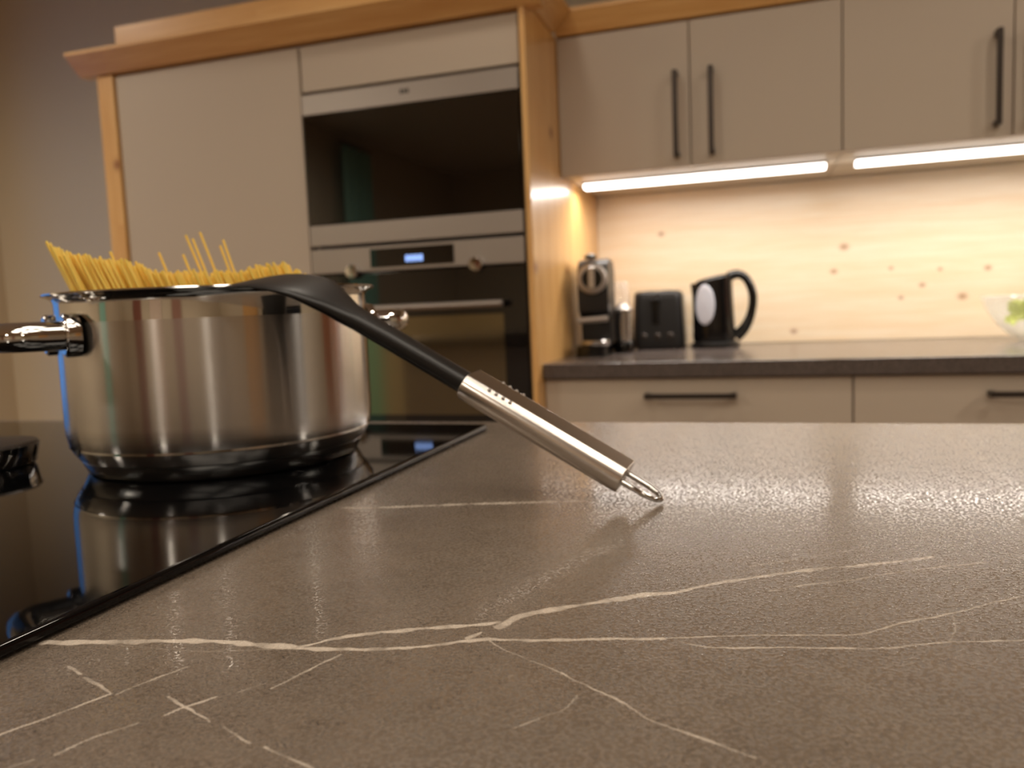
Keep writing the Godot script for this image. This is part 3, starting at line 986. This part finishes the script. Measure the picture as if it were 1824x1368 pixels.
# ------------------------------------------------------------------ turner leaning on the pot's rim
func turner():
	var tip := Vector3(-0.0574, ISL + 0.0024, -0.4397)
	var q := Vector3(-0.2505, EYE + 0.0010, -0.4475)
	var dir := (q - tip).normalized()
	var flat := Vector3(dir.x, 0, dir.z).normalized()
	var wide := flat.cross(Vector3.UP).normalized()          # across, level
	if wide.z > 0:
		wide = -wide                                         # away from the viewer
	var top := wide.cross(dir).normalized()
	if top.y < 0:
		top = -top
	# the whole tool is rolled a little towards the viewer
	var roll := deg_to_rad(6.0)
	var level := wide
	wide = (level * cos(roll) + top * sin(roll)).normalized()
	top = (top * cos(roll) - level * sin(roll)).normalized()
	var o := thing("turner", "black nylon turner with steel handle leaning from the worktop onto the pot", "turner")
	# hanging loop of wire
	var lp := PackedVector3Array()
	for p in [[0.034, -0.0074], [0.018, -0.0074], [0.008, -0.0066], [0.003, -0.0048], [0.0008, -0.0016], [0.0003, 0.0], [0.0008, 0.0016], [0.003, 0.0048], [0.008, 0.0066], [0.018, 0.0074], [0.034, 0.0074]]:
		lp.append(tip + dir * p[0] + wide * p[1])
	part("hanging_loop", mb().tube(smooth_path(lp, 3), 0.0016, 10), M.chrome, o)
	# handle: a hollow bar, flat on top and round below
	var sec := PackedVector2Array()
	# half outline: flat top, tight shoulder, broad round side; mirrored
	var half := PackedVector2Array([Vector2(0.0078, 0.0088), Vector2(0.0084, 0.0087)])
	for k in 14:
		var a := deg_to_rad(62.0 - 152.0 * k / 13.0)
		half.append(Vector2(0.0047 + cos(a) * 0.0088, 0.0008 + sin(a) * 0.0088))
	for k in half.size():
		sec.append(half[k])
	for k in half.size():
		var h := half[half.size() - 1 - k]
		sec.append(Vector2(-h.x, h.y))
	var rings := []
	for s in [[0.0232, 0.82], [0.0234, 0.94], [0.0242, 1.0], [0.060, 1.0], [0.100, 1.0], [0.1305, 1.0], [0.1313, 0.93], [0.1314, 0.80]]:
		var r := PackedVector3Array()
		for v in sec:
			r.append(tip + dir * s[0] + (wide * v.x + top * v.y) * s[1])
		rings.append(r)
	var hd := part("handle", mb().loft(rings), M.steel, o, "satin steel handle")
	for e in [-0.0100, 0.0104]:
		for k in 4:
			var d := mb()
			d.lathe(PackedVector2Array([Vector2(0.0012, -0.0004), Vector2(0.00105, 0.0003), Vector2(0.0006, 0.0007), Vector2(0.0, 0.0008)]), 10)
			for i in d.v.size():
				d.v[i] = tip + dir * (0.1000 + k * 0.0048) + wide * (e + d.v[i].x) + top * (0.0082 + d.v[i].y) + dir * d.v[i].z
				d.n[i] = (wide * d.n[i].x + top * d.n[i].y + dir * d.n[i].z).normalized()
			if wide.cross(top).dot(dir) < 0.0:          # mirrored by the mapping: turn the triangles over
				for i in range(0, d.v.size(), 3):
					var keep := d.v[i]
					d.v[i] = d.v[i + 1]
					d.v[i + 1] = keep
					keep = d.n[i]
					d.n[i] = d.n[i + 1]
					d.n[i + 1] = keep
			part("embossed_dot", d, M.steel_front, hd)
	# neck and blade, one black moulding: straight neck, then the blade bends level and dips over the rim
	var cen := PackedVector3Array()
	var wid := []
	var thk := []
	for r in [[0.1312, 0.0072, 0.0060], [0.160, 0.0074, 0.0060], [0.190, 0.0080, 0.0060], [0.212, 0.0095, 0.0057]]:
		cen.append(tip + dir * r[0])
		wid.append(r[1])
		thk.append(r[2])
	# level distance from the tip, height against the eye, half width, half thickness
	for r in [[0.1933, 0.0010, 0.0122, 0.0053], [0.2010, 0.0066, 0.0165, 0.0048], [0.2085, 0.0117, 0.0212, 0.0042], [0.2168, 0.0169, 0.0255, 0.0035], [0.2255, 0.0202, 0.0274, 0.0028], [0.2355, 0.0226, 0.0280, 0.0022], [0.2450, 0.0241, 0.0282, 0.0017], [0.2550, 0.0247, 0.0282, 0.0013], [0.2650, 0.0244, 0.0280, 0.0010], [0.2730, 0.0238, 0.0275, 0.0007]]:
		cen.append(Vector3(tip.x, EYE + r[1], tip.z) + flat * r[0])
		wid.append(r[2])
		thk.append(r[3])
	var tilt := deg_to_rad(9.0)
	wide = (level * cos(tilt) + Vector3.UP * sin(tilt)).normalized()
	var rr := []
	for i in cen.size():
		var d := (cen[mini(i + 1, cen.size() - 1)] - cen[maxi(i - 1, 0)]).normalized()
		var u := wide.cross(d).normalized()
		if u.y < 0:
			u = -u
		var ring := PackedVector3Array()
		for k in 24:
			var a := TAU * k / 24
			var cx := signf(cos(a)) * pow(absf(cos(a)), 0.55)
			var cy := signf(sin(a)) * pow(absf(sin(a)), 0.75)
			ring.append(cen[i] + wide * cx * wid[i] + u * cy * thk[i])
		rr.append(ring)
	part("nylon_blade", mb().loft(rr), M.nylon, o, "black nylon neck and blade")

# ------------------------------------------------------------------ things on the back worktop
func appliances():
	coffee_machine()
	frother()
	toaster()
	kettle()
	bowl()

func coffee_machine():
	var o := thing("coffee_machine", "slim black capsule coffee machine with chrome lever, furthest left on the worktop", "coffee machine", Vector3(-0.462, WT + 0.0003, -2.20), deg_to_rad(5.0))
	# body: a slim upright seen from the front, rounded at the top like an arch
	var side := PackedVector2Array([Vector2(-0.20, 0.03), Vector2(-0.06, 0.03), Vector2(-0.055, 0.105), Vector2(0.0, 0.125), Vector2(0.004, 0.20), Vector2(-0.002, 0.238), Vector2(-0.022, 0.262), Vector2(-0.06, 0.272), Vector2(-0.16, 0.268), Vector2(-0.198, 0.24)])
	var m := mb()
	m.xf = Transform3D(Basis(Vector3(0, 0, 1), Vector3.UP, Vector3(-1, 0, 0)), Vector3(0.042, 0, 0))
	m.prism(side, 0.0, 0.084, 0.7)
	part("body", m, M.matt_black, o)
	# round head ring with the capsule slot cover, chrome
	var hd := mb()
	hd.xf = Transform3D(Basis(Vector3.RIGHT, Vector3(0, 0, 1), Vector3.DOWN), Vector3(0, 0.215, 0.0046))
	hd.lathe(PackedVector2Array([Vector2(0.042, 0.0), Vector2(0.042, 0.010), Vector2(0.037, 0.015), Vector2(0.029, 0.0155), Vector2(0.0285, 0.008), Vector2(0.0, 0.008)]), 40)
	var ring := part("head_ring", hd, M.steel_front, o)
	var cv := mb()
	cv.xf = Transform3D(Basis(Vector3.RIGHT, Vector3(0, 0, 1), Vector3.DOWN), Vector3(0, 0.215, 0.0128))
	cv.lathe(PackedVector2Array([Vector2(0.028, 0.0), Vector2(0.026, 0.004), Vector2(0.0, 0.005)]), 36)
	part("round_cover", cv, M.gloss_black, ring)
	part("lever", bx(-0.010, 0.010, 0.187, 0.248, 0.0190, 0.0265, 0.003), M.soft_chrome, o, "upright chrome lever")
	var kn := mb().lathe(PackedVector2Array([Vector2(0.0, 0.0), Vector2(0.016, 0.002), Vector2(0.018, 0.010), Vector2(0.010, 0.016), Vector2(0.0, 0.017)]), 24, 0.9, Vector3(-0.008, 0.270, -0.03))
	part("button", kn, M.black_plastic, o)
	# spout bar, drip tray, base
	part("spout", mb().tube(PackedVector3Array([Vector3(-0.044, 0.100, 0.006), Vector3(0.040, 0.104, 0.006)]), 0.0085, 16), M.steel_front, o)
	var tray := mb().lathe(PackedVector2Array([Vector2(0.0, 0.03), Vector2(0.040, 0.03), Vector2(0.042, 0.034), Vector2(0.042, 0.042), Vector2(0.040, 0.044), Vector2(0.0, 0.044)]), 36, 0.6, Vector3(0.004, 0, 0.0))
	part("drip_grid", tray, M.soft_chrome, o)
	var bs := mb()
	bs.xf = Transform3D(Basis(Vector3.RIGHT, Vector3(0, 0, -1), Vector3.UP), Vector3(-0.005, 0.0, -0.066))
	bs.prism(round_rect(0.094, 0.22, 0.045, 8), 0.0, 0.030)
	part("base", bs, M.gloss_black, o)
	# clear water tank at the back right
	var tk := mb().lathe(PackedVector2Array([Vector2(0.0, 0.0), Vector2(0.034, 0.0), Vector2(0.034, 0.165), Vector2(0.030, 0.178), Vector2(0.0, 0.180)]), 32, 0.6, Vector3(0.050, 0.032, -0.225))
	part("water_tank", tk, M.pane, o, "clear water tank")

func frother():
	var o := thing("milk_frother", "small chrome milk frother jug between coffee machine and toaster", "frother", Vector3(-0.402, WT + 0.0003, -2.335), 0.3)
	part("base", mb().lathe(PackedVector2Array([Vector2(0.0, 0.0), Vector2(0.029, 0.0), Vector2(0.030, 0.028), Vector2(0.027, 0.034), Vector2(0.0, 0.034)]), 32), M.gloss_black, o)
	part("jug", mb().lathe(PackedVector2Array([Vector2(0.0255, 0.0342), Vector2(0.0265, 0.12)]), 32), M.soft_chrome, o)
	part("lid", mb().lathe(PackedVector2Array([Vector2(0.0265, 0.1202), Vector2(0.029, 0.122), Vector2(0.029, 0.126), Vector2(0.014, 0.142), Vector2(0.0, 0.144)]), 32), M.steel_front, o)

func toaster():
	var o := thing("toaster", "black two-slot toaster seen end on, between frother and kettle", "toaster", Vector3(-0.3145, WT + 0.0003, -2.43), deg_to_rad(4.0))
	# tapering body lofted from rounded rectangles
	var rings := []
	for r in [[0.004, 0.152, 0.245], [0.010, 0.158, 0.25], [0.03, 0.157, 0.25], [0.10, 0.150, 0.245], [0.150, 0.1445, 0.24], [0.168, 0.141, 0.236], [0.175, 0.132, 0.226], [0.177, 0.118, 0.21]]:
		var ring := PackedVector3Array()
		for p in round_rect(r[1], r[2], 0.026, 5):
			ring.append(Vector3(p.x, r[0], p.y - 0.125))
		rings.append(ring)
	part("body", mb().loft(rings), M.matt_black, o)
	for x in [-0.026, 0.026]:
		part("slot", bx(x - 0.013, x + 0.013, 0.1772, 0.1782, -0.20, -0.05, 0.0), M.gloss_black, o)
	# lever track and lever on the end that faces the room
	part("lever_track", bx(-0.017, 0.004, 0.076, 0.163, -0.0030, 0.0010, 0.001), M.gloss_black, o)
	part("lever", bx(-0.024, 0.010, 0.146, 0.155, -0.0015, 0.020, 0.003), M.black_plastic, o)
	for x in [-0.042, -0.001, 0.037]:
		var k := mb()
		k.xf = Transform3D(Basis(Vector3.RIGHT, Vector3(0, 0, 1), Vector3.DOWN), Vector3(x, 0.041, 0.0006))
		k.lathe(PackedVector2Array([Vector2(0.009, 0.0), Vector2(0.009, 0.004), Vector2(0.007, 0.006), Vector2(0.0, 0.0062)]), 20)
		part("button", k, M.handle, o)
	for x in [-0.055, 0.055]:
		for z in [-0.22, -0.03]:
			part("foot", mb().lathe(PackedVector2Array([Vector2(0.0, 0.0), Vector2(0.010, 0.0), Vector2(0.010, 0.0045), Vector2(0.0, 0.0045)]), 12, 0.6, Vector3(x, 0, z)), M.black_plastic, o)

func kettle():
	var o := thing("kettle", "black electric kettle with oval grey window and loop handle, right of the toaster", "kettle", Vector3(-0.150, WT + 0.0003, -2.49))
	part("base", mb().lathe(PackedVector2Array([Vector2(0.0, 0.0), Vector2(0.071, 0.0), Vector2(0.072, 0.004), Vector2(0.070, 0.014), Vector2(0.064, 0.018), Vector2(0.0, 0.018)]), 48), M.black_plastic, o)
	# body: leans a little, wider at the foot, with a beak towards the left
	var rings := []
	for r in [[0.0185, 0.0600, 0.0], [0.030, 0.0630, 0.0], [0.07, 0.0615, 0.001], [0.12, 0.0590, 0.003], [0.16, 0.0570, 0.006], [0.190, 0.0560, 0.010], [0.203, 0.0555, 0.013]]:
		var ring := PackedVector3Array()
		for k in 48:
			var a := TAU * k / 48
			var rr: float = r[1] + r[2] * pow(maxf(0.0, -cos(a)), 6.0)
			ring.append(Vector3(-0.004 + rr * cos(a), r[0] + 0.010 * cos(a) * clampf((r[0] - 0.15) / 0.05, 0.0, 1.0), rr * sin(a) * 0.96))
		rings.append(ring)
	part("body", mb().loft(rings), M.gloss_black, o)
	var lid := []
	for r in [[0.2035, 0.054], [0.208, 0.052], [0.211, 0.046], [0.2125, 0.03]]:
		var ring := PackedVector3Array()
		for k in 32:
			var a := TAU * k / 32
			ring.append(Vector3(-0.003 + r[1] * cos(a), r[0] + r[1] / 0.054 * 0.010 * cos(a), r[1] * sin(a) * 0.95))
		lid.append(ring)
	part("lid", mb().loft(lid), M.matt_black, o)
	# loop handle on the right
	var hp := smooth_path(PackedVector3Array([Vector3(0.040, 0.209, 0), Vector3(0.066, 0.216, 0), Vector3(0.090, 0.203, 0), Vector3(0.106, 0.170, 0), Vector3(0.110, 0.135, 0), Vector3(0.102, 0.092, 0), Vector3(0.084, 0.055, 0), Vector3(0.058, 0.030, 0)]), 6)
	var hr := []
	for i in hp.size():
		hr.append(0.0125 + 0.006 * smoothstep(0.6, 1.0, float(i) / hp.size()) + 0.003 * smoothstep(0.25, 0.0, float(i) / hp.size()))
	part("handle", mb().tube(hp, hr, 16), M.gloss_black, o)
	# oval window on the side that faces the room
	var w := mb()
	var oval := []
	for sc in [[1.0, 0.0], [0.97, 0.0025], [0.80, 0.0036], [0.01, 0.0040]]:
		var ring := PackedVector3Array()
		for k in 40:
			var a := TAU * k / 40
			var px: float = -0.026 + cos(a) * 0.029 * sc[0]
			var py: float = 0.129 + sin(a) * 0.060 * sc[0]
			var rad := lerpf(0.0620, 0.0566, clampf((py - 0.06) / 0.12, 0, 1))
			var dx := px + 0.004
			ring.append(Vector3(px, py, sqrt(maxf(rad * rad - dx * dx, 0.0)) * 0.96 - 0.0006 + sc[1]))
		oval.append(ring)
	w.loft(oval, false)
	part("water_window", w, M.kettle_window if M.has("kettle_window") else kettle_window(), o, "oval grey water gauge window")

func kettle_window() -> StandardMaterial3D:
	M.kettle_window = mat(c8(196, 197, 206), 0.25)
	return M.kettle_window

func bowl():
	var at := Vector3(0.685, WT + 0.0003, -2.45)
	var o := thing("glass_bowl", "wide clear glass bowl of salad at the right edge of the worktop", "bowl", at)
	var p := PackedVector2Array([Vector2(0.0, 0.0), Vector2(0.040, 0.0), Vector2(0.048, 0.004), Vector2(0.070, 0.020), Vector2(0.095, 0.046), Vector2(0.118, 0.080), Vector2(0.134, 0.116), Vector2(0.1375, 0.1195), Vector2(0.1360, 0.1215), Vector2(0.132, 0.1195),
		Vector2(0.1145, 0.083), Vector2(0.091, 0.0495), Vector2(0.066, 0.0245), Vector2(0.045, 0.009), Vector2(0.0, 0.0085)])
	part("shell", mb().lathe(p, 72, 0.9), M.bowl_glass, o)
	var rng := RandomNumberGenerator.new()
	rng.seed = 12
	var n := 0
	for i in 9:
		var a := rng.randf() * TAU
		var r := rng.randf_range(0.0, 0.042) if i > 2 else 0.045
		if i == 0:
			a = PI * 0.95
		var c := Vector3(cos(a) * r, rng.randf_range(0.050, 0.092) if i > 0 else 0.066, sin(a) * r)
		var leaf := mb()
		var size := rng.randf_range(0.022, 0.034)
		var basis := Basis.from_euler(Vector3(rng.randf_range(-0.9, 0.9), rng.randf() * TAU, rng.randf_range(-0.9, 0.9)))
		var top := []
		var f := noise(100 + i, 60.0, 2)
		for rr in 5:
			var ring := PackedVector3Array()
			for k in 28:
				var th := TAU * k / 28
				var e := size * (rr / 4.0) * (1.0 + 0.14 * sin(th * 5.0 + i) * (rr / 4.0))
				var q := Vector3(cos(th) * e, 0, sin(th) * e * 1.25)
				q.y = 0.010 * pow(rr / 4.0, 2.0) + 0.0045 * sin(th * 7.0 + i * 1.7) * pow(rr / 4.0, 2.0) + 0.003 * f.get_noise_2d(q.x, q.z)
				ring.append(at + c + basis * q)
			top.append(ring)
		for rr in 4:
			for k in 28:
				var k2 := (k + 1) % 28
				var A: Vector3 = top[rr][k]
				var B: Vector3 = top[rr][k2]
				var C: Vector3 = top[rr + 1][k2]
				var D: Vector3 = top[rr + 1][k]
				var nn := (C - A).cross(D - B).normalized()
				if nn.dot(basis.y) < 0:
					nn = -nn
				var th := nn * 0.0008
				leaf.quad(A + th, B + th, C + th, D + th, nn, nn, nn, nn)
				leaf.quad(A - th, B - th, C - th, D - th, -nn, -nn, -nn, -nn)
				if rr == 3:
					var out := (D - (at + c)).normalized()
					leaf.quad(D + th, C + th, C - th, D - th, out, out, out, out)
		var lf := part("lettuce_leaf", leaf, M.lettuce if i % 2 == 0 else M.lettuce_pale, self)
		tag(lf, "crinkled yellow-green lettuce leaf heaped in the glass bowl", "salad leaf", "lettuce leaves in the bowl")

# ------------------------------------------------------------------ the living side, seen only in reflections
func curtain(at: Vector3, along: Vector3, width: float, c: Color, label: String):
	var o := thing("curtain", label, "curtain", at)
	var m := mb()
	var out := Vector3.UP.cross(along).normalized()
	var rings := []
	var steps := int(width / 0.012)
	for y in [0.0, 2.3]:
		var front := PackedVector3Array()
		var backs := PackedVector3Array()
		for i in steps + 1:
			var s := float(i) * width / steps
			var w := 0.028 * sin(s * 42.0) + 0.010 * sin(s * 17.0)
			front.append(along * s + out * w + Vector3.UP * y)
			backs.append(along * s + out * (w - 0.002) + Vector3.UP * y)
		backs.reverse()
		front.append_array(backs)
		rings.append(front)
	for i in steps:
		var k := 2 * steps + 1 - i
		for side in [[i, i + 1, 1.0], [k, k - 1, -1.0]]:
			var A: Vector3 = rings[0][side[0]]
			var B: Vector3 = rings[0][side[1]]
			var C: Vector3 = rings[1][side[1]]
			var D: Vector3 = rings[1][side[0]]
			var nn := (B - A).cross(D - A).normalized()
			if nn.dot(out) * side[2] < 0:
				nn = -nn
			m.quad(A, B, C, D, nn, nn, nn, nn)
	part("cloth", m, mat(c, 0.9), o)
	part("rail", mb().tube(PackedVector3Array([along * -0.03 + Vector3.UP * 2.32, along * (width + 0.03) + Vector3.UP * 2.32]), 0.010, 10), M.handle, o)

func living_side():
	curtain(Vector3(-3.12, 0.02, 1.85), Vector3(0, 0, 1), 0.45, c8(158, 208, 190), "narrow teal curtain on the left wall")
	curtain(Vector3(-2.3, 0.02, 4.22), Vector3(1, 0, 0), 0.55, c8(150, 98, 80), "reddish brown curtain on the rear wall, left of the cream one")
	curtain(Vector3(-1.2, 0.02, 4.22), Vector3(1, 0, 0), 0.7, c8(226, 208, 190), "cream curtain in the middle of the rear wall")
	curtain(Vector3(0.1, 0.02, 4.22), Vector3(1, 0, 0), 0.5, c8(178, 138, 120), "dusty pink curtain on the rear wall, right of the cream one")
	# wooden door in the right wall
	var d := Node3D.new()
	d.name = "door_1"
	add_child(d)
	d.set_meta("kind", "structure")
	d.set_meta("label", "honey coloured wooden door in the right wall")
	d.set_meta("category", "door")
	part("door_leaf", bx(3.35, 3.395, 0.0, 2.05, 1.3, 2.2, 0.004, true), M.pine, d)
	part("door_handle", mb().tube(PackedVector3Array([Vector3(3.345, 1.05, 1.42), Vector3(3.30, 1.05, 1.42), Vector3(3.30, 1.05, 1.54)]), 0.009, 10), M.steel, d)
	# black bookcase beside it
	var b := thing("bookcase", "tall black bookcase against the right wall", "bookcase", Vector3(3.2, 0, 0.0))
	part("side", bx(-0.16, 0.19, 0.0, 2.0, -1.0, -0.97), M.matt_black, b)
	part("side", bx(-0.16, 0.19, 0.0, 2.0, 0.87, 0.90), M.matt_black, b)
	part("back", bx(0.175, 0.19, 0.0, 2.0, -0.965, 0.865), M.matt_black, b)
	for y in [0.05, 0.45, 0.85, 1.25, 1.65, 1.97]:
		part("shelf", bx(-0.155, 0.17, y, y + 0.025, -0.965, 0.865), M.matt_black, b)
